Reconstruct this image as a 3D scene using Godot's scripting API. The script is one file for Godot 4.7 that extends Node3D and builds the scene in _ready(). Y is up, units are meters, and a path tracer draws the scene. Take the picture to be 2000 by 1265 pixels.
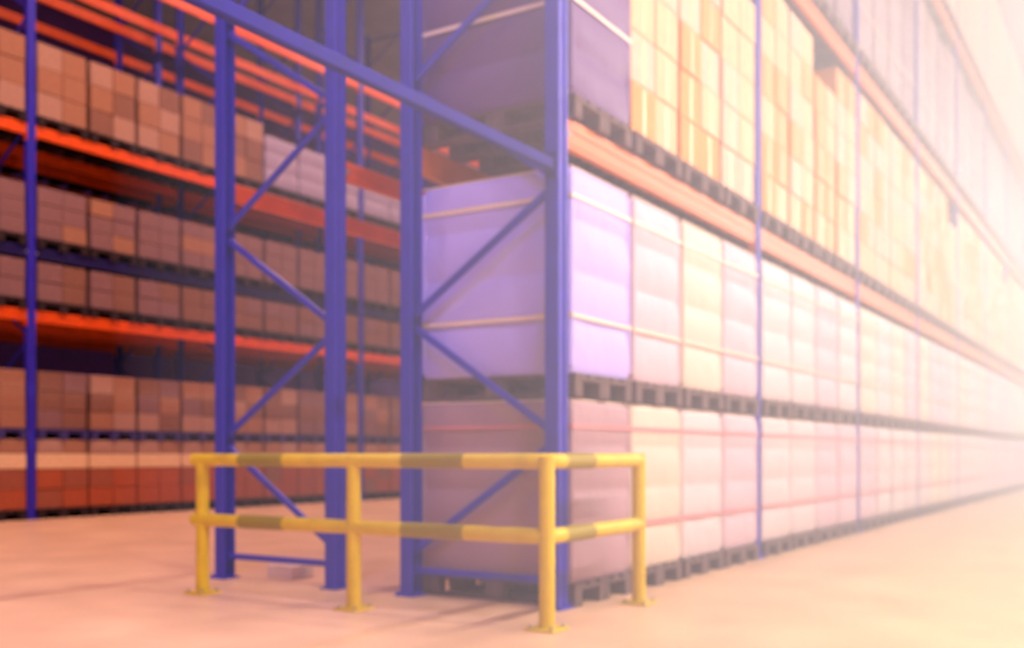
extends Node3D
# A pallet-rack warehouse. World axes: the main aisle runs along -Z; "s" is metres down the aisle, "d" metres to the side of the eye.

const EYE := 0.945            # height of the camera
const FOCAL := 2000.0         # in pixels of the 2000 x 1265 frame
const TURN := 32.29           # degrees between the view and the aisle
const HORIZON := 886.0        # row of the horizon in the frame
const BAY := 3.6
const DEEP := 1.22            # depth of an upright frame
const ORD := ["first", "second", "third", "fourth", "fifth", "sixth", "seventh", "eighth", "ninth", "tenth", "eleventh", "twelfth"]

var M := {}
var boxes := {}
var taken := {}
var rng := RandomNumberGenerator.new()


func _ready() -> void:
	rng.seed = 7
	# ---- camera -------------------------------------------------------------------------------------
	var cam := Camera3D.new()
	cam.name = "camera"
	cam.projection = Camera3D.PROJECTION_FRUSTUM
	cam.near = 0.05
	cam.far = 300.0
	cam.size = cam.near * 1265.0 / FOCAL
	cam.frustum_offset = Vector2(0.0, cam.near * (HORIZON - 632.5) / FOCAL)
	cam.position = Vector3(0, EYE, 0)
	cam.rotation_degrees.y = TURN
	add_child(cam)
	# ---- sky and exposure -----------------------------------------------------------------------------
	var env := Environment.new()
	var sky := ProceduralSkyMaterial.new()
	sky.sky_top_color = Color(0.62, 0.72, 0.92)
	sky.sky_horizon_color = Color(0.95, 0.95, 0.98)
	sky.ground_bottom_color = Color(0.5, 0.47, 0.45)
	sky.ground_horizon_color = Color(0.8, 0.78, 0.76)
	sky.sky_energy_multiplier = 4.0
	env.background_mode = Environment.BG_SKY
	env.sky = Sky.new()
	env.sky.sky_material = sky
	env.tonemap_mode = Environment.TONE_MAPPER_LINEAR
	env.tonemap_exposure = 1.0
	env.sdfgi_enabled = true
	env.ssao_enabled = true
	env.ssil_enabled = true
	env.volumetric_fog_enabled = true
	env.volumetric_fog_density = 0.0
	var we := WorldEnvironment.new()
	we.name = "surroundings"
	we.environment = env
	# the whole picture is a little out of focus, as the photograph is
	var lens := CameraAttributesPhysical.new()
	lens.frustum_focal_length = 36.0
	lens.frustum_focus_distance = 1.8
	lens.exposure_aperture = 2.8
	we.camera_attributes = lens
	add_child(we)
	make_materials()
	# ---- lamps ------------------------------------------------------------------------------------------
	for k in 12:
		lamp("linear_lamp", Vector3(3.6, 8.2, -2.0 - 3.6 * k), [130.0, 140.0, 145.0, 162.0, 200.0, 280.0, 400.0, 580.0, 800.0, 1000.0, 1100.0, 1100.0][k], Color(1.0, 0.94, 0.89),
			"long warm ceiling lamp, %s of the row over the main aisle" % ORD[k], "lamps over the main aisle")
	for k in 6:
		lamp("linear_lamp", Vector3(-9.9, 10.6, -1.0 - 4.4 * k), 31.0, Color(1.0, 0.80, 0.74),
			"long rosy ceiling lamp, %s of the row over the second aisle" % ORD[k], "lamps over the second aisle")
	lamp("linear_lamp", Vector3(-2.2, 9.0, -0.2), 44.0, Color(0.58, 0.50, 1.0), "added violet ceiling lamp over the cross aisle, tinting rack ends", "")  # added out of view to cast violet light on the rack end faces
	# ---- haze in the main aisle -----------------------------------------------------------------------
	var haze := FogVolume.new()
	haze.name = "haze"
	haze.shape = RenderingServer.FOG_VOLUME_SHAPE_BOX
	haze.size = Vector3(6.2, 7.0, 42.0)
	haze.position = Vector3(0.1, 3.51, -2.2 - 21.0)
	var fm := FogMaterial.new()
	fm.density = 0.115
	fm.albedo = Color(0.99, 0.97, 0.97)
	haze.material = fm
	haze.set_meta("kind", "stuff")
	haze.set_meta("label", "bright pale haze filling the main aisle")
	haze.set_meta("category", "haze")
	add_child(haze, true)

	shell()
	racks()
	guard()
	small_things()


# =========================================================================================== helpers
func name_for(called: String) -> String:
	var k: int = taken.get(called, 0)
	taken[called] = k + 1
	return called if k == 0 else "%s_%03d" % [called, k]


func tag(o: Node, label: String, category: String, group := "", kind := "thing") -> void:
	o.set_meta("label", label)
	o.set_meta("category", category)
	o.set_meta("kind", kind)
	if group != "":
		o.set_meta("group", group)


func thing(called: String, at: Vector3, label: String, category: String, group := "") -> Node3D:
	var o := Node3D.new()
	o.name = name_for(called)
	add_child(o, true)
	o.position = at
	tag(o, label, category, group)
	return o


func part(called: String, mesh: Mesh, mat: Material, parent: Node, at := Vector3.ZERO, turn := Vector3.ZERO) -> MeshInstance3D:
	var o := MeshInstance3D.new()
	o.name = called
	o.mesh = mesh
	o.material_override = mat
	o.position = at
	o.rotation = turn
	parent.add_child(o, true)
	return o


func structure(called: String, mesh: Mesh, mat: Material, at: Vector3, label: String, category: String) -> MeshInstance3D:
	var o := part(called, mesh, mat, self, at)
	o.set_meta("label", label)
	o.set_meta("category", category)
	o.set_meta("kind", "structure")
	return o


func tri(st: SurfaceTool, a: Vector3, b: Vector3, c: Vector3, inside: Vector3) -> void:
	if (b - a).cross(c - a).dot((a + b + c) / 3.0 - inside) > 0.0:
		var t := b
		b = c
		c = t
	st.add_vertex(a)
	st.add_vertex(b)
	st.add_vertex(c)


func quad(st: SurfaceTool, a: Vector3, b: Vector3, c: Vector3, e: Vector3, inside: Vector3) -> void:
	tri(st, a, b, c, inside)
	tri(st, a, c, e, inside)


# a box with chamfered edges, its middle at `at`
func put_box(st: SurfaceTool, size: Vector3, bevel: float, at := Vector3.ZERO) -> void:
	var h := size * 0.5
	var b := minf(bevel, minf(h.x, minf(h.y, h.z)) * 0.7)
	var v := func(sx: float, sy: float, sz: float, axis: int) -> Vector3:
		var p := Vector3(sx * (h.x - b), sy * (h.y - b), sz * (h.z - b))
		if axis == 0: p.x = sx * h.x
		elif axis == 1: p.y = sy * h.y
		else: p.z = sz * h.z
		return p + at
	for s in [-1.0, 1.0]:
		quad(st, v.call(s, -1, -1, 0), v.call(s, 1, -1, 0), v.call(s, 1, 1, 0), v.call(s, -1, 1, 0), at)
		quad(st, v.call(-1, s, -1, 1), v.call(1, s, -1, 1), v.call(1, s, 1, 1), v.call(-1, s, 1, 1), at)
		quad(st, v.call(-1, -1, s, 2), v.call(1, -1, s, 2), v.call(1, 1, s, 2), v.call(-1, 1, s, 2), at)
		for t in [-1.0, 1.0]:
			quad(st, v.call(s, t, -1, 0), v.call(s, t, 1, 0), v.call(s, t, 1, 1), v.call(s, t, -1, 1), at)
			quad(st, v.call(s, -1, t, 0), v.call(s, 1, t, 0), v.call(s, 1, t, 2), v.call(s, -1, t, 2), at)
			quad(st, v.call(-1, s, t, 1), v.call(1, s, t, 1), v.call(1, s, t, 2), v.call(-1, s, t, 2), at)
			for u in [-1.0, 1.0]:
				tri(st, v.call(s, t, u, 0), v.call(s, t, u, 1), v.call(s, t, u, 2), at)


func start() -> SurfaceTool:
	var st := SurfaceTool.new()
	st.begin(Mesh.PRIMITIVE_TRIANGLES)
	st.set_smooth_group(-1)
	return st


func done(st: SurfaceTool) -> ArrayMesh:
	st.generate_normals()
	return st.commit()


func box(x: float, y: float, z: float, bevel := 0.006) -> Mesh:
	var key := "%.4f %.4f %.4f %.4f" % [x, y, z, bevel]
	if not boxes.has(key):
		var st := start()
		put_box(st, Vector3(x, y, z), bevel)
		boxes[key] = done(st)
	return boxes[key]


# an outline in x and z (round the y axis, counted either way) raised from y0 to y1
func prism(st: SurfaceTool, outline: PackedVector2Array, y0: float, y1: float) -> void:
	var area := 0.0
	for i in outline.size():
		area += outline[i].cross(outline[(i + 1) % outline.size()])
	if area < 0.0:
		outline.reverse()
	for i in outline.size():
		var p := outline[i]
		var q := outline[(i + 1) % outline.size()]
		for v in [Vector3(p.x, y0, p.y), Vector3(q.x, y1, q.y), Vector3(q.x, y0, q.y), Vector3(p.x, y0, p.y), Vector3(p.x, y1, p.y), Vector3(q.x, y1, q.y)]:
			st.add_vertex(v)
	var ids := Geometry2D.triangulate_polygon(outline)
	for i in range(0, ids.size(), 3):
		var t := [outline[ids[i]], outline[ids[i + 1]], outline[ids[i + 2]]]
		if (t[1] - t[0]).cross(t[2] - t[0]) < 0.0:
			t.reverse()
		for k in [0, 1, 2]:
			st.add_vertex(Vector3(t[k].x, y1, t[k].y))
		for k in [2, 1, 0]:
			st.add_vertex(Vector3(t[k].x, y0, t[k].y))


# a round tube along a path
func tube(path: PackedVector3Array, radius: float, sides := 14) -> Mesh:
	var st := SurfaceTool.new()
	st.begin(Mesh.PRIMITIVE_TRIANGLES)
	st.set_smooth_group(0)
	var rings := []
	for i in path.size():
		var before: Vector3 = path[maxi(i - 1, 0)]
		var after: Vector3 = path[mini(i + 1, path.size() - 1)]
		var along := (after - before).normalized()
		var side := along.cross(Vector3.UP)
		if side.length() < 0.05:
			side = along.cross(Vector3.RIGHT)
		side = side.normalized()
		var up := side.cross(along)
		var ring := []
		for k in sides:
			var a := TAU * k / sides
			ring.append(path[i] + (side * cos(a) + up * sin(a)) * radius)
		rings.append(ring)
	for i in path.size() - 1:
		var mid: Vector3 = (path[i] + path[i + 1]) * 0.5
		for k in sides:
			var n := (k + 1) % sides
			quad(st, rings[i][k], rings[i][n], rings[i + 1][n], rings[i + 1][k], mid)
	st.set_smooth_group(-1)
	for e in [0, path.size() - 1]:
		var other: Vector3 = path[1] if e == 0 else path[path.size() - 2]
		for k in sides:
			tri(st, path[e], rings[e][k], rings[e][(k + 1) % sides], other)
	return done(st)


func smooth_path(points: Array, r: float, steps := 6) -> PackedVector3Array:
	var out := PackedVector3Array([points[0]])
	for i in range(1, points.size() - 1):
		var p: Vector3 = points[i]
		var a: Vector3 = p + (points[i - 1] - p).normalized() * r
		var b: Vector3 = p + (points[i + 1] - p).normalized() * r
		for k in steps + 1:
			var t := float(k) / steps
			out.append(a.lerp(p, t).lerp(p.lerp(b, t), t))
	out.append(points[-1])
	return out


# =========================================================================================== materials
func noise_image(size: int, freq: float, stretch: Vector2, seed_: int, octaves := 4) -> Image:
	var n := FastNoiseLite.new()
	n.seed = seed_
	n.noise_type = FastNoiseLite.TYPE_SIMPLEX_SMOOTH
	n.frequency = freq
	n.fractal_octaves = octaves
	var im := n.get_seamless_image(int(size * stretch.x), int(size * stretch.y))
	im.resize(size, size, Image.INTERPOLATE_CUBIC)
	im.convert(Image.FORMAT_RGB8)
	return im


func tone_map(im: Image, low: Color, high: Color) -> ImageTexture:
	var out := Image.create(im.get_width(), im.get_height(), false, Image.FORMAT_RGB8)
	for y in im.get_height():
		for x in im.get_width():
			out.set_pixel(x, y, low.lerp(high, im.get_pixel(x, y).r))
	out.generate_mipmaps()
	return ImageTexture.create_from_image(out)


func mat(called: String, c: Color, rough := 0.7, tex: Texture2D = null, scale := 1.0, bump: Texture2D = null, bump_scale := 0.5) -> StandardMaterial3D:
	var m := StandardMaterial3D.new()
	m.resource_name = called
	m.albedo_color = c
	m.roughness = rough
	m.metallic_specular = 0.4
	if tex:
		m.albedo_texture = tex
		m.uv1_triplanar = true
		m.uv1_world_triplanar = true
		m.uv1_scale = Vector3.ONE * scale
	if bump:
		m.normal_enabled = true
		m.normal_texture = bump
		m.normal_scale = bump_scale
		m.uv1_triplanar = true
		m.uv1_world_triplanar = true
		m.uv1_scale = Vector3.ONE * scale
	M[called] = m
	return m


func make_materials() -> void:
	var cloudy := noise_image(256, 0.012, Vector2.ONE, 3)
	var fine := noise_image(256, 0.06, Vector2.ONE, 5)
	var grain := noise_image(256, 0.03, Vector2(1.0, 0.12), 9)
	var concrete := noise_image(512, 0.008, Vector2.ONE, 11, 6)
	var soft := tone_map(cloudy, Color(0.90, 0.90, 0.90), Color(1, 1, 1))
	var speck := tone_map(fine, Color(0.86, 0.86, 0.86), Color(1, 1, 1))
	var wood := tone_map(grain, Color(0.72, 0.70, 0.68), Color(1, 1, 1))
	var floor_tone := tone_map(concrete, Color(0.88, 0.87, 0.86), Color(1, 1, 1))
	var wrinkle := noise_image(256, 0.02, Vector2(1.0, 0.5), 21)
	wrinkle.bump_map_to_normal_map(5.0)
	var film := ImageTexture.create_from_image(wrinkle)
	mat("floor", Color(0.93, 0.77, 0.61), 0.42, floor_tone, 0.23)
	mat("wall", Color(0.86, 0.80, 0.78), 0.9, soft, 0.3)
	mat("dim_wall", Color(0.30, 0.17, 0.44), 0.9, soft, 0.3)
	mat("ceiling", Color(0.66, 0.64, 0.68), 0.9, soft, 0.3)
	mat("blue_steel", Color(0.20, 0.17, 0.74), 0.42, soft, 1.3)
	mat("deep_blue_steel", Color(0.09, 0.06, 0.52), 0.8, soft, 1.3)
	mat("shadow_gap_navy", Color(0.09, 0.06, 0.34), 0.42, soft, 1.3)  # near-black blue for the far rack's shadow gap
	mat("orange_steel", Color(0.93, 0.33, 0.03), 0.42, soft, 1.3)
	mat("amber_steel", Color(0.84, 0.42, 0.06), 0.42, soft, 1.3)
	mat("yellow_steel", Color(0.90, 0.78, 0.02), 0.4, soft, 1.3)
	mat("olive_band", Color(0.58, 0.52, 0.02), 0.5)
	mat("zinc", Color(0.62, 0.60, 0.62), 0.4).metallic = 0.6
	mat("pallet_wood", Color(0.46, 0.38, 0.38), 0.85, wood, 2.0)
	mat("shaded_pallet", Color(0.20, 0.13, 0.15), 0.85, wood, 2.0)  # wood darkened in its colour, for pallets lying in shadow
	mat("blue_pallet", Color(0.26, 0.22, 0.50), 0.8, wood, 2.0)
	for e in [["white_film", Color(0.81, 0.76, 0.78)], ["rose_film", Color(0.80, 0.70, 0.76)], ["cream_film", Color(0.83, 0.77, 0.71)], ["shaded_rose_film", Color(0.66, 0.53, 0.58)], ["part_shaded_lavender_film", Color(0.72, 0.67, 0.98)],
			["mauve_film", Color(0.46, 0.38, 0.46)], ["grey_film", Color(0.56, 0.48, 0.52)], ["shaded_plum_film", Color(0.40, 0.27, 0.50)], ["lilac_film", Color(0.60, 0.54, 0.66)]]:
		var m := mat(e[0], e[1], 0.55, null, 0.9, film, 0.35)
		m.clearcoat_enabled = true
		m.clearcoat = 0.08
		m.clearcoat_roughness = 0.3
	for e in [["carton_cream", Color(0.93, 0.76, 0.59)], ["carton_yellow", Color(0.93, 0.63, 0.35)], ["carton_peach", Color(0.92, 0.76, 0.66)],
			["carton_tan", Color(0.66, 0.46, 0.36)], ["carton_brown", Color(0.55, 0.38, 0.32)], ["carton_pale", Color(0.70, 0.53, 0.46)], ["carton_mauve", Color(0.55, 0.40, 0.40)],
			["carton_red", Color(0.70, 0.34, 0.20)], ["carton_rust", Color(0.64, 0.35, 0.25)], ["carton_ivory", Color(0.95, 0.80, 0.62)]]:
		mat(e[0], e[1], 0.8, speck, 1.1)
	mat("tape", Color(0.86, 0.72, 0.52), 0.35)
	mat("rose_strap", Color(0.80, 0.52, 0.55), 0.4)
	mat("pale_strap", Color(0.90, 0.82, 0.76), 0.4)
	mat("board", Color(0.88, 0.80, 0.72), 0.8)
	var glow := mat("lamp_glow", Color(1, 0.97, 0.92), 0.5)
	glow.emission_enabled = true
	glow.emission = Color(1.0, 0.90, 0.80)
	glow.emission_energy_multiplier = 3.0


# =========================================================================================== the setting
func shell() -> void:
	structure("floor", box(32.0, 0.3, 66.0, 0.001), M.floor, Vector3(-8.0, -0.15, -19.0), "smooth peach-toned concrete floor of the hall", "floor")
	structure("ceiling", box(32.0, 0.3, 66.0, 0.01), M.ceiling, Vector3(-8.0, 12.65, -19.0), "pale grey ceiling high above the racks", "ceiling")
	structure("wall_east", box(0.3, 12.5, 66.0, 0.01), M.wall, Vector3(7.85, 6.25, -19.0), "pale side wall along the main aisle", "wall")
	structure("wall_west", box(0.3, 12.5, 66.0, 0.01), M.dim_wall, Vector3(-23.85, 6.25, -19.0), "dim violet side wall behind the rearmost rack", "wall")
	structure("wall_south", box(31.4, 12.5, 0.3, 0.01), M.wall, Vector3(-8.0, 6.25, 13.85), "pale wall behind the cross aisle", "wall")
	# end wall with a tall loading opening at the head of the main aisle
	var st := start()
	put_box(st, Vector3(21.2, 12.5, 0.3), 0.01, Vector3(-13.1, 6.25, -51.85))
	put_box(st, Vector3(4.9, 12.5, 0.3), 0.01, Vector3(5.25, 6.25, -51.85))
	put_box(st, Vector3(5.3, 7.0, 0.3), 0.01, Vector3(0.15, 9.0, -51.85))
	structure("wall_north", done(st), M.wall, Vector3.ZERO, "pale end wall with a loading opening onto daylight", "wall")


func lamp(called: String, at: Vector3, power: float, tint: Color, label: String, group: String) -> void:
	var t := thing(called, at, label, "ceiling lamp", group)
	part("housing", box(0.34, 0.10, 1.6, 0.02), M.zinc, t, Vector3(0, 0.06, 0))
	part("diffuser", box(0.28, 0.02, 1.5, 0.006), M.lamp_glow, t, Vector3(0, 0.0, 0))
	for e in [-0.6, 0.6]:
		part("hanger", box(0.012, 12.5 - at.y - 0.11, 0.012, 0.002), M.zinc, t, Vector3(0, 0.11 + (12.5 - at.y - 0.11) * 0.5, e))
	var l := AreaLight3D.new()
	l.name = "light"
	l.area_size = Vector2(0.28, 1.5)
	l.light_color = tint
	l.light_energy = power
	l.area_range = 60.0
	l.area_attenuation = 2.0
	l.shadow_enabled = true
	l.position = Vector3(0, -0.02, 0)
	l.rotation_degrees = Vector3(-90, 0, 0)
	t.add_child(l)


# =========================================================================================== rack steel
var upright_mesh: Mesh
var plate_mesh: Mesh

# An upright frame from d = 0 to d = DEEP (towards -x). aisle_side: 1 if the near post faces the aisle, -1 if the far one does.
func frame(called: String, s: float, d: float, aisle_side: int, label: String, group: String, height := 11.3) -> Node3D:
	var t := thing(called, Vector3(-d, 0, -s), label, "rack frame", group)
	if upright_mesh == null:
		# an open-backed folded profile 120 mm wide and 100 mm deep, with a channel down its face
		var o := PackedVector2Array([Vector2(0, -0.056), Vector2(0.004, -0.06), Vector2(0.092, -0.06), Vector2(0.098, -0.056), Vector2(0.1, -0.05), Vector2(0.1, -0.024), Vector2(0.086, -0.016),
			Vector2(0.086, 0.016), Vector2(0.1, 0.024), Vector2(0.1, 0.05), Vector2(0.098, 0.056), Vector2(0.092, 0.06), Vector2(0.004, 0.06), Vector2(0, 0.056),
			Vector2(0, 0.04), Vector2(0.012, 0.04), Vector2(0.07, 0.034), Vector2(0.07, -0.034), Vector2(0.012, -0.04), Vector2(0, -0.04)])
		var st := start()
		prism(st, o, 0.012, height)
		upright_mesh = done(st)
		st = start()
		put_box(st, Vector3(0.15, 0.012, 0.168), 0.003, Vector3(0, 0.006, 0))
		for e in [-1, 1]:
			put_box(st, Vector3(0.022, 0.02, 0.022), 0.004, Vector3(0.055, 0.022, e * 0.071))
		plate_mesh = done(st)
	part("upright", upright_mesh, M.blue_steel, t, Vector3(-0.1, 0, 0))
	part("upright", upright_mesh, M.blue_steel, t, Vector3(-DEEP + 0.1, 0, 0), Vector3(0, PI, 0))
	part("base_plate", plate_mesh, M.blue_steel, t, Vector3(-0.05, 0, 0))
	part("base_plate", plate_mesh, M.blue_steel, t, Vector3(-DEEP + 0.05, 0, 0), Vector3(0, PI, 0))
	# zigzag bracing in the plane of the frame: rises from the flue post to the aisle post and back
	var aisle_x := -0.085 if aisle_side > 0 else -DEEP + 0.085
	var flue_x := -DEEP + 0.085 if aisle_side > 0 else -0.085
	var y := 0.30
	var k := 0
	while y + 0.72 < height:
		var a := Vector3(flue_x if k % 2 == 0 else aisle_x, y, 0)
		var b := Vector3(aisle_x if k % 2 == 0 else flue_x, y + 0.70, 0)
		brace(t, a, b)
		y += 0.785
		k += 1
	brace(t, Vector3(flue_x, 0.17, 0), Vector3(aisle_x, 0.17, 0))
	brace(t, Vector3(flue_x, height - 0.15, 0), Vector3(aisle_x, height - 0.15, 0))
	return t


func brace(t: Node3D, a: Vector3, b: Vector3) -> void:
	var v := b - a
	part("brace", box(snappedf(v.length(), 0.001), 0.045, 0.03, 0.005), M.blue_steel, t, (a + b) * 0.5, Vector3(0, 0, atan2(v.y, v.x)))


var beam_mesh := {}

# A pallet beam in the bay that starts at the frame line s; d: its aisle-side face; h: its top
func beam(s: float, d: float, h: float, high: float, m: Material, label: String, group: String) -> Node3D:
	var t := thing("pallet_beam", Vector3(-d, h - high, -s - BAY * 0.5), label, "rack beam", group)
	var long := BAY - 0.124
	if not beam_mesh.has(high):
		var st := start()
		put_box(st, Vector3(0.05, high, long - 0.012), 0.005, Vector3(-0.03, high * 0.5, 0))
		for y in [high * 0.28, high * 0.72]:
			put_box(st, Vector3(0.008, high * 0.28, long - 0.02), 0.003, Vector3(-0.003, y, 0))
		beam_mesh[high] = done(st)
	part("beam_profile", beam_mesh[high], m, t)
	for e in [-1, 1]:
		var c := part("end_connector", box(0.07, high + 0.07, 0.012, 0.003), m, t, Vector3(-0.035, high * 0.5 - 0.037, e * (long * 0.5 - 0.007)))
		part("hook", box(0.012, 0.03, 0.03, 0.004), M.zinc, c, Vector3(0.041, 0.03, -e * 0.012))
	return t


# =========================================================================================== pallets and loads
# A pallet lies with its 1.2 m along x and its 0.8 m along z, its aisle-side edge at x = 0.
func pallet(s: float, d: float, h: float, m: Material, detail: bool, label: String, group: String) -> Node3D:
	var t := thing("wooden_pallet", Vector3(-d, h, -s), label, "pallet", group)
	t.rotation.y = rng.randf_range(-0.004, 0.004)
	if detail:
		for k in 5:
			part("deck_board", box(1.2, 0.022, 0.145 if k % 2 == 0 else 0.1, 0.004), m, t, Vector3(-0.6, 0.133, -0.3275 + 0.16375 * k))
		for x in [-0.0725, -0.6, -1.1275]:
			part("cross_board", box(0.145, 0.022, 0.8, 0.004), m, t, Vector3(x, 0.111, 0))
			for z in [-0.3275, 0.0, 0.3275]:
				part("block", box(0.145, 0.078, 0.145 if z == 0.0 else 0.1, 0.005), m, t, Vector3(x, 0.061, z if z == 0.0 else z * 1.068))
		for z in [-0.35, 0.0, 0.35]:
			part("bottom_board", box(1.2, 0.022, 0.145 if z == 0.0 else 0.1, 0.004), m, t, Vector3(-0.6, 0.011, z))
	else:
		if not boxes.has("far deck"):
			var st := start()
			for k in 5:
				put_box(st, Vector3(1.2, 0.022, 0.145 if k % 2 == 0 else 0.1), 0.004, Vector3(-0.6, 0.133, -0.3275 + 0.16375 * k))
			for x in [-0.0725, -0.6, -1.1275]:
				put_box(st, Vector3(0.145, 0.022, 0.8), 0.004, Vector3(x, 0.111, 0))
			boxes["far deck"] = done(st)
			st = start()
			for z in [-0.35, 0.0, 0.35]:
				put_box(st, Vector3(1.2, 0.022, 0.145 if z == 0.0 else 0.1), 0.004, Vector3(-0.6, 0.011, z))
				for x in [-0.0725, -0.6, -1.1275]:
					put_box(st, Vector3(0.145, 0.078, 0.145 if z == 0.0 else 0.1), 0.004, Vector3(x, 0.061, z))
			boxes["far skid"] = done(st)
		part("deck", boxes["far deck"], m, t)
		part("skid", boxes["far skid"], m, t)
	return t


# goods under stretch film: a rounded block with its carton layers showing through
func film_block(w: float, h: float, deep: float, variant: int) -> Mesh:
	var key := "film %.3f %.3f %.3f %d" % [w, h, deep, variant]
	if boxes.has(key):
		return boxes[key]
	var n := FastNoiseLite.new()
	n.seed = 40 + variant
	n.frequency = 1.6
	var st := SurfaceTool.new()
	st.begin(Mesh.PRIMITIVE_TRIANGLES)
	st.set_smooth_group(0)
	var layers := maxi(2, roundi(h / 0.30))
	var rows := [[0.0, 0.0]]
	for k in layers:
		var y0 := h * k / layers
		var y1 := h * (k + 1) / layers
		rows.append_array([[y0 + 0.012, 0.006], [y0 + 0.03, 0.012], [(y0 + y1) * 0.5, 0.016], [y1 - 0.03, 0.012], [y1 - 0.012, 0.006]])
	rows.append([h, -0.004])
	var rings := []
	for r in rows:
		var ring := []
		var hx: float = deep * 0.5 - 0.016 + r[1]
		var hz: float = w * 0.5 - 0.016 + r[1]
		for q in 4:
			var c := Vector2([1, -1, -1, 1][q] * (hx - 0.04), [1, 1, -1, -1][q] * (hz - 0.04))
			for k in 5:
				var a := PI * 0.5 * (q + k / 4.0)
				ring.append([c.x + cos(a) * 0.04, c.y + sin(a) * 0.04])
			# a point midway along the next side, so that the film can sag
			var nx := Vector2([-1, -1, 1, 1][q] * (hx - 0.04), [1, -1, -1, 1][q] * (hz - 0.04))
			var a2 := PI * 0.5 * (q + 1)
			for f in [0.33, 0.66]:
				var m := c.lerp(nx, f) + Vector2(cos(a2), sin(a2)) * 0.04
				ring.append([m.x, m.y])
		var pts := []
		for p in ring:
			var v := Vector3(p[0], r[0], p[1])
			var wob := n.get_noise_3d(v.x * 2.0, v.y * 2.0, v.z * 2.0) * 0.012
			var out := Vector3(v.x, 0, v.z).normalized() * wob
			pts.append(v + out)
		rings.append(pts)
	for i in rings.size() - 1:
		var y: float = (rows[i][0] + rows[i + 1][0]) * 0.5
		for k in rings[i].size():
			var m := (k + 1) % rings[i].size() as int
			quad(st, rings[i][k], rings[i][m], rings[i + 1][m], rings[i + 1][k], Vector3(0, y, 0))
	st.set_smooth_group(-1)
	for e in [0, rings.size() - 1]:
		for k in rings[e].size():
			tri(st, Vector3(0, rows[e][0], 0), rings[e][k], rings[e][(k + 1) % rings[e].size()], Vector3(0, h * 0.5, 0))
	boxes[key] = done(st)
	return boxes[key]


func wrapped(s: float, d: float, h: float, tall: float, m: Material, strap: Material, detail: bool, label: String, group: String, w := 0.84, deep := 1.16) -> Node3D:
	var t := thing("wrapped_load", Vector3(-d - deep * 0.5 - 0.02, h, -s), label, "pallet load", group)
	var variant := rng.randi_range(0, 2)
	t.rotation.y = rng.randf_range(-0.012, 0.012)
	part("wrapped_goods", film_block(w, tall, deep, variant), m, t)
	if detail:
		for y in [0.28, 0.86]:
			var st_key := "strap %.3f %.3f" % [w, deep]
			if not boxes.has(st_key):
				var st := start()
				for e in [-1, 1]:
					put_box(st, Vector3(0.004, 0.03, w + 0.012), 0.001, Vector3(e * (deep * 0.5 + 0.006), 0, 0))
					put_box(st, Vector3(deep + 0.012, 0.03, 0.004), 0.001, Vector3(0, 0, e * (w * 0.5 + 0.006)))
				boxes[st_key] = done(st)
			part("strap", boxes[st_key], strap, t, Vector3(0, tall * y, 0))
		for ex in [-1, 1]:
			for ez in [-1, 1]:
				part("corner_board", box(0.05, tall - 0.06, 0.05, 0.015), m, t, Vector3(ex * (deep * 0.5 - 0.024), tall * 0.5, ez * (w * 0.5 - 0.024)))
		part("top_sheet", box(deep - 0.02, 0.012, w - 0.02, 0.004), M.board, t, Vector3(0, tall + 0.006, 0))
	return t


# a stack of cartons, each a part, on a pallet
func cartons(s: float, d: float, h: float, layers: int, high: float, mats: Array, detail: int, label: String, group: String, across := 2, w := 0.80) -> Node3D:
	var t := thing("carton_stack", Vector3(-d - 0.03, h, -s), label, "carton stack", group)
	t.rotation.y = rng.randf_range(-0.01, 0.01)
	var cw := w / across
	var deep_n := 2 if detail > 0 else 1
	var cd := 1.14 / deep_n
	for y in layers:
		for k in across:
			for q in deep_n:
				var m: Material = mats[rng.randi() % mats.size()]
				var c := part("carton", box(cd - 0.008, high - 0.004, cw - 0.008, 0.008), m, t,
					Vector3(-cd * (q + 0.5) + rng.randf_range(-0.012, 0.004), high * (y + 0.5), -w * 0.5 + cw * (k + 0.5) + rng.randf_range(-0.002, 0.002)))
				if detail > 1 and q == 0:
					part("tape", box(0.003, high * 0.9, 0.05, 0.001), M.tape, c, Vector3(cd * 0.5 - 0.0025, 0, 0))
	return t


# =========================================================================================== the racks
const R1 := 3.06     # aisle-side face of the long near rack
const R1B := 4.85    # its back-to-back twin, whose aisle face looks at the second aisle
const R2 := 13.7     # the far rack beyond the second aisle
const R2B := 15.42   # and the one behind it
const S1 := 5.43     # first frame line of the near racks
const S2 := 5.16     # first frame line of the far racks


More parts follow.
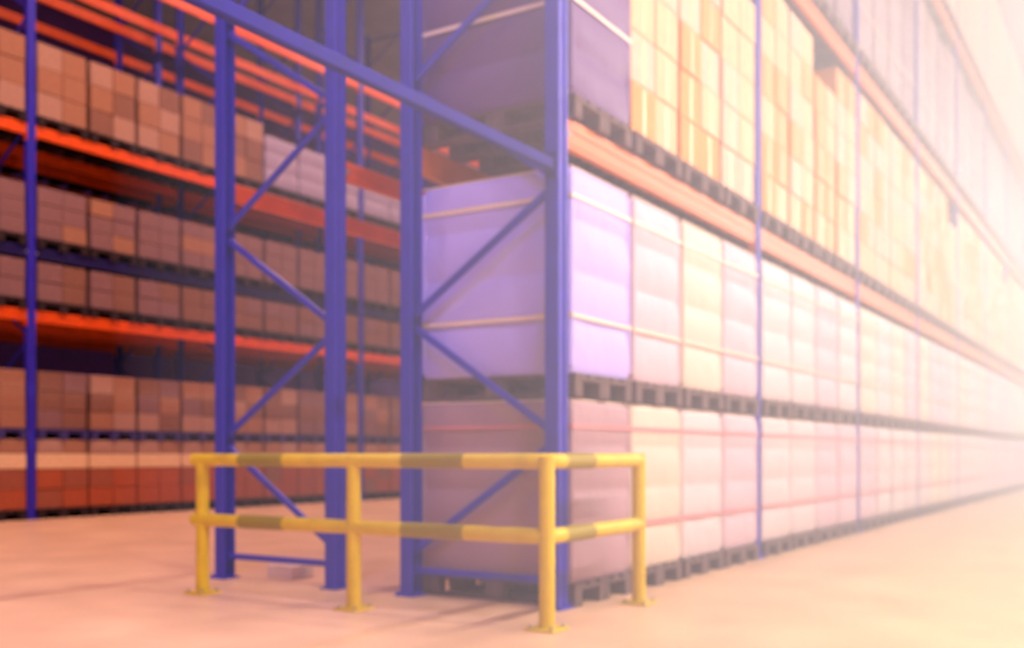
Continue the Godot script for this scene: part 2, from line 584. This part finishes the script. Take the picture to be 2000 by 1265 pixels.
func racks() -> void:
	var near := "long near rack"
	var twin := "empty rack behind the near rack"
	var far := "far rack"
	var rear := "rearmost rack"
	# ---- steel --------------------------------------------------------------------------------------
	for k in 10:
		frame("rack_frame", S1 + BAY * k, R1, 1, "blue braced steel frame, %s frame line of the %s" % [ORD[k], near], "frames of the near rack")
	for k in 4:
		frame("rack_frame", S1 + BAY * k, R1B, -1, "blue braced steel frame, %s frame line of the %s" % [ORD[k], twin], "frames of the twin rack")
	for k in 6:
		frame("rack_frame", S2 + BAY * k, R2, 1, "blue braced steel frame, %s frame line of the %s" % [ORD[k], far], "frames of the far rack")
		frame("rack_frame", S2 + BAY * k, R2B, -1, "blue braced steel frame, %s frame line of the %s" % [ORD[k], rear], "frames of the rearmost rack")
	var tops := [3.02, 5.69, 8.50]
	var tier := ["lowest", "middle", "highest"]
	for k in 9:
		for l in 3:
			pair(S1 + BAY * k, R1, tops[l], 0.19, M.amber_steel, "orange", tier[l] + " level", ORD[k], near, 1)
	for k in 3:
		for l in 3:
			pair(S1 + BAY * k, R1B, tops[l], 0.14, M.orange_steel, "orange", tier[l] + " level", ORD[k], twin, -1)
	for k in 5:
		for l in 3:
			pair(S2 + BAY * k, R2, tops[l], 0.17, M.orange_steel, "orange", tier[l] + " level", ORD[k], far, 1)
			pair(S2 + BAY * k, R2B, tops[l], 0.17, M.orange_steel, "orange", tier[l] + " level", ORD[k], rear, -1)
		pair(S2 + BAY * k, R2, 3.93, 0.16, M.shadow_gap_navy, "added dark blue", "in-between level", ORD[k], far, 1)  # added level: dark beams stand in for a band of shade
	# the blue tie beam that leaves the end post and crosses overhead
	var tie := thing("tie_beam", Vector3(-R1 - 0.05, 2.66, -S1 + 0.06), "slim blue tie beam running overhead from the first blue post", "tie beam")
	part("tie_bar", box(0.05, 0.07, 9.2, 0.008), M.deep_blue_steel, tie, Vector3(0, 0.035, 4.6 + 0.012))
	part("end_plate", box(0.09, 0.16, 0.012, 0.003), M.deep_blue_steel, tie, Vector3(0, 0.035, 0.006))
	# ---- loads of the near rack ---------------------------------------------------------------------
	var shade := ["rose_film", "white_film", "white_film", "cream_film", "white_film", "rose_film"]
	for b in 9:
		for p in 4:
			var s := S1 + BAY * b + 0.06 + 0.435 + 0.87 * p
			var spot := "%s place, %s bay of %s" % [ORD[p], ORD[b], near]
			var near_by := b < 3
			var d := R1 - 0.03
			pallet(s, d, 0.0, M.pallet_wood, near_by, "wooden pallet on the floor, " + spot, "pallets of the near rack")
			var fm: String = shade[rng.randi() % shade.size()]
			if b == 0 and p == 0: fm = "shaded_rose_film"  # shade of its end face is put into the film colour
			wrapped(s, d, 0.145, 1.13, M[fm], M.rose_strap, b < 5, ("shade-toned rose" if b == 0 and p == 0 else "pale") + " wrapped load, floor tier, " + spot, "wrapped loads of the near rack")
			pallet(s, d, 1.30, M.pallet_wood, near_by, "wooden pallet stacked upon floor load, " + spot, "pallets of the near rack")
			fm = shade[rng.randi() % shade.size()]
			var what := "pale wrapped load"
			if b == 0 and p == 0:
				fm = "part_shaded_lavender_film"  # partly its own lavender, partly end-face shade put into the colour
				what = "shade-tinted lavender wrapped load"
			wrapped(s, d, 1.445, 1.27, M[fm], M.pale_strap, b < 5, what + ", upper floor tier, " + spot, "wrapped loads of the near rack")
			# lowest beams: cream and amber cartons
			var shift := 0.3 if b == 0 and p == 0 else 0.0
			if not (b == 0 and p == 0):
				pallet(s + shift, d, 3.02, M.pallet_wood, near_by, "wooden pallet on lowest beams, " + spot, "pallets of the near rack")
				var tones: Array = [[M.carton_cream, M.carton_yellow, M.carton_peach], [M.carton_yellow, M.carton_cream, M.carton_yellow], [M.carton_cream, M.carton_peach, M.carton_cream]][rng.randi() % 3]
				cartons(s + shift, d, 3.165, 6 if rng.randf() < 0.7 else 5, 0.36, tones, 2 if b < 2 else 1 if b < 5 else 0, "cream and amber cartons, lowest beams, " + spot, "carton stacks of the near rack")
			else:
				pallet(s, d, 3.02, M.pallet_wood, near_by, "wooden pallet on lowest beams, " + spot, "pallets of the near rack")
				wrapped(s, d, 3.165, 2.1, M.shaded_plum_film, M.pale_strap, true, "shade-toned plum wrapped load, lowest beams, " + spot, "wrapped loads of the near rack")  # plum carries the shade on the end face turned from the aisle
			# middle beams: grey-mauve wrapped goods, lower and set back
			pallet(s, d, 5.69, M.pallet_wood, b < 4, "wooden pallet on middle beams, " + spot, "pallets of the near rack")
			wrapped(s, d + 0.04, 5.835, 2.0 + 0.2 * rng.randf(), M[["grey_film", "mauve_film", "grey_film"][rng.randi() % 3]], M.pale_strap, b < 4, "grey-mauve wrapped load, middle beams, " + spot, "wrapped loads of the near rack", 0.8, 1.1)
			if b > 1:
				pallet(s, d, 8.50, M.pallet_wood, b < 5, "wooden pallet on highest beams, " + spot, "pallets of the near rack")
				wrapped(s, d, 8.645, 2.4, M.cream_film, M.pale_strap, false, "tall cream wrapped load, highest beams, " + spot, "wrapped loads of the near rack")
	# ---- loads of the far rack ----------------------------------------------------------------------
	for b in range(0, 5):
		for p in 4:
			if b == 0 and p < 2:
				continue
			var s := S2 + BAY * b + 0.06 + 0.435 + 0.87 * p
			var spot := "%s place, %s bay of %s" % [ORD[p], ORD[b], far]
			var d := R2 - 0.03
			pallet(s, d, 0.0, M.shaded_pallet, false, "shade-dark pallet on the floor, " + spot, "pallets of the far rack")
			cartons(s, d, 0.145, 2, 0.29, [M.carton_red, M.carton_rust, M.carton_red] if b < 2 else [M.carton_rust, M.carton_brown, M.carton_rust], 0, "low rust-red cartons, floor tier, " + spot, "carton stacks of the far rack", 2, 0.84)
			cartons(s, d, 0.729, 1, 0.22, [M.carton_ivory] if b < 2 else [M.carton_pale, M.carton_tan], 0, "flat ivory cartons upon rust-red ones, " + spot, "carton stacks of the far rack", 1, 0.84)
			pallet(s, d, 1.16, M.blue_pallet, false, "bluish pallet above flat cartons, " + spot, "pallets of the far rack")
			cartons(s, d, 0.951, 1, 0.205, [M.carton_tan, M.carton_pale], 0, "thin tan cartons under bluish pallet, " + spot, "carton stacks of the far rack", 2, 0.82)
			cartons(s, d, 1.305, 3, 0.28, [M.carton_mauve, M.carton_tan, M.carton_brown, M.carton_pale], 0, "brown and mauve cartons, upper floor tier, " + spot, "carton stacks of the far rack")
			pallet(s, d, 3.02, M.shaded_pallet, false, "shade-dark pallet on lowest beams, " + spot, "pallets of the far rack")
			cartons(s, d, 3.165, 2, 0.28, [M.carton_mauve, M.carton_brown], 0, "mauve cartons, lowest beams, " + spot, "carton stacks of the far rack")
			pallet(s, d, 3.93, M.shaded_pallet, false, "shade-dark pallet on added dark blue beams, " + spot, "pallets of the far rack")
			cartons(s, d, 4.075, 3, 0.25, [M.carton_mauve, M.carton_tan, M.carton_mauve] if b < 2 else [M.carton_mauve], 0, "mauve cartons, added dark blue beams, " + spot, "carton stacks of the far rack")
			pallet(s, d, 5.69, M.shaded_pallet, false, "shade-dark pallet on middle beams, " + spot, "pallets of the far rack")
			if b < 2 or (b == 2 and p < 1):
				cartons(s, d, 5.835, 3, 0.36, [M.carton_tan, M.carton_brown, M.carton_tan, M.carton_pale], 0, "tan cartons, middle beams, " + spot, "carton stacks of the far rack", 2)
			else:
				wrapped(s, d, 5.835, 0.9, M.lilac_film, M.pale_strap, false, "low lilac wrapped load, middle beams, " + spot, "wrapped loads of the far rack")
	for b in range(0, 5):
		for p in 4:
			if b == 0 and p < 3:
				continue
			var s := S2 + BAY * b + 0.06 + 0.435 + 0.87 * p
			var spot := "%s place, %s bay of %s" % [ORD[p], ORD[b], rear]
			var d := R2B - 0.01
			for l in 2:
				pallet(s, d, tops[l], M.shaded_pallet, false, "shade-dark pallet on %s beams, " % tier[l] + spot, "pallets of the rearmost rack")
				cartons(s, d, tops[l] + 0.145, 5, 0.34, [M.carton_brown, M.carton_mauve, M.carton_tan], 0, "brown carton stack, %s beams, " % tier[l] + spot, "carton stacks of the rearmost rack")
			pallet(s, d, 0.0, M.shaded_pallet, false, "shade-dark pallet on the floor, " + spot, "pallets of the rearmost rack")
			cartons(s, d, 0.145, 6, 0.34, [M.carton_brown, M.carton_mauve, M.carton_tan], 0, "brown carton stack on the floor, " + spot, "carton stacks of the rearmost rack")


func pair(s: float, d: float, h: float, high: float, m: Material, color: String, level: String, bay: String, rack: String, side: int) -> void:
	var words := ["front", "back"] if side > 0 else ["back", "front"]
	for k in 2:
		var t := beam(s, d + (0.015 if k == 0 else DEEP - 0.015), h, high, m, "%s %s beam, %s, %s bay of %s" % [color, words[k], level, bay, rack], "%s beams of the %s" % [color, rack])
		if k == 1:
			t.rotation.y = PI


# =========================================================================================== guard rail and small things
func guard() -> void:
	# a yellow corner guard of round tube before the end frames, turning along the aisle at its end
	var s0 := 4.75
	var t := thing("guard_rail", Vector3(-2.78, 0, -s0), "yellow tubular guard rail with olive bands before the rack ends", "guard rail")
	var xs := [-2.705, -1.36, 0.0]
	var r := 0.044
	var ret := 1.15
	for e in [[0.905, 0.12], [0.50, 0.06]]:
		var y: float = e[0]
		part("rail", tube(smooth_path([Vector3(xs[0] - 0.08, y, 0), Vector3(0.0, y, 0), Vector3(0, y, -ret)], e[1]), r), M.yellow_steel, t)
		for f in [[-2.33, -1.93], [-0.97, -0.53]]:
			part("hazard_band", tube(PackedVector3Array([Vector3(f[0], y, 0), Vector3(f[1], y, 0)]), r + 0.002), M.olive_band, t)
		part("hazard_band", tube(PackedVector3Array([Vector3(0, y, -0.17), Vector3(0, y, -0.5)]), r + 0.002), M.olive_band, t)
	for p in [Vector3(xs[0], 0, 0), Vector3(xs[1], 0, 0), Vector3(xs[2], 0, 0), Vector3(0, 0, -ret)]:
		var post := part("post", tube(PackedVector3Array([p + Vector3(0, 0.012, 0), p + Vector3(0, 0.93 if p.z == 0.0 else 0.945, 0)]), r), M.yellow_steel, t)
		part("foot_plate", box(0.18, 0.014, 0.18, 0.004), M.yellow_steel, post, p + Vector3(0, 0.007, 0))
		for ex in [-0.065, 0.065]:
			for ez in [-0.065, 0.065]:
				part("bolt", box(0.02, 0.016, 0.02, 0.005), M.zinc, post, p + Vector3(ex, 0.022, ez))


func small_things() -> void:
	var t := thing("small_carton", Vector3(-5.62, 0, -5.72), "small pale carton on the floor at the foot of the empty rack", "carton")
	part("carton_body", box(0.26, 0.10, 0.24, 0.008), M.board, t, Vector3(0, 0.05, 0))
	part("tape", box(0.05, 0.002, 0.244, 0.0008), M.tape, t, Vector3(0, 0.1005, 0))
	part("label_sheet", box(0.0015, 0.05, 0.09, 0.0005), M.white_film, t, Vector3(0.1305, 0.05, 0.0))
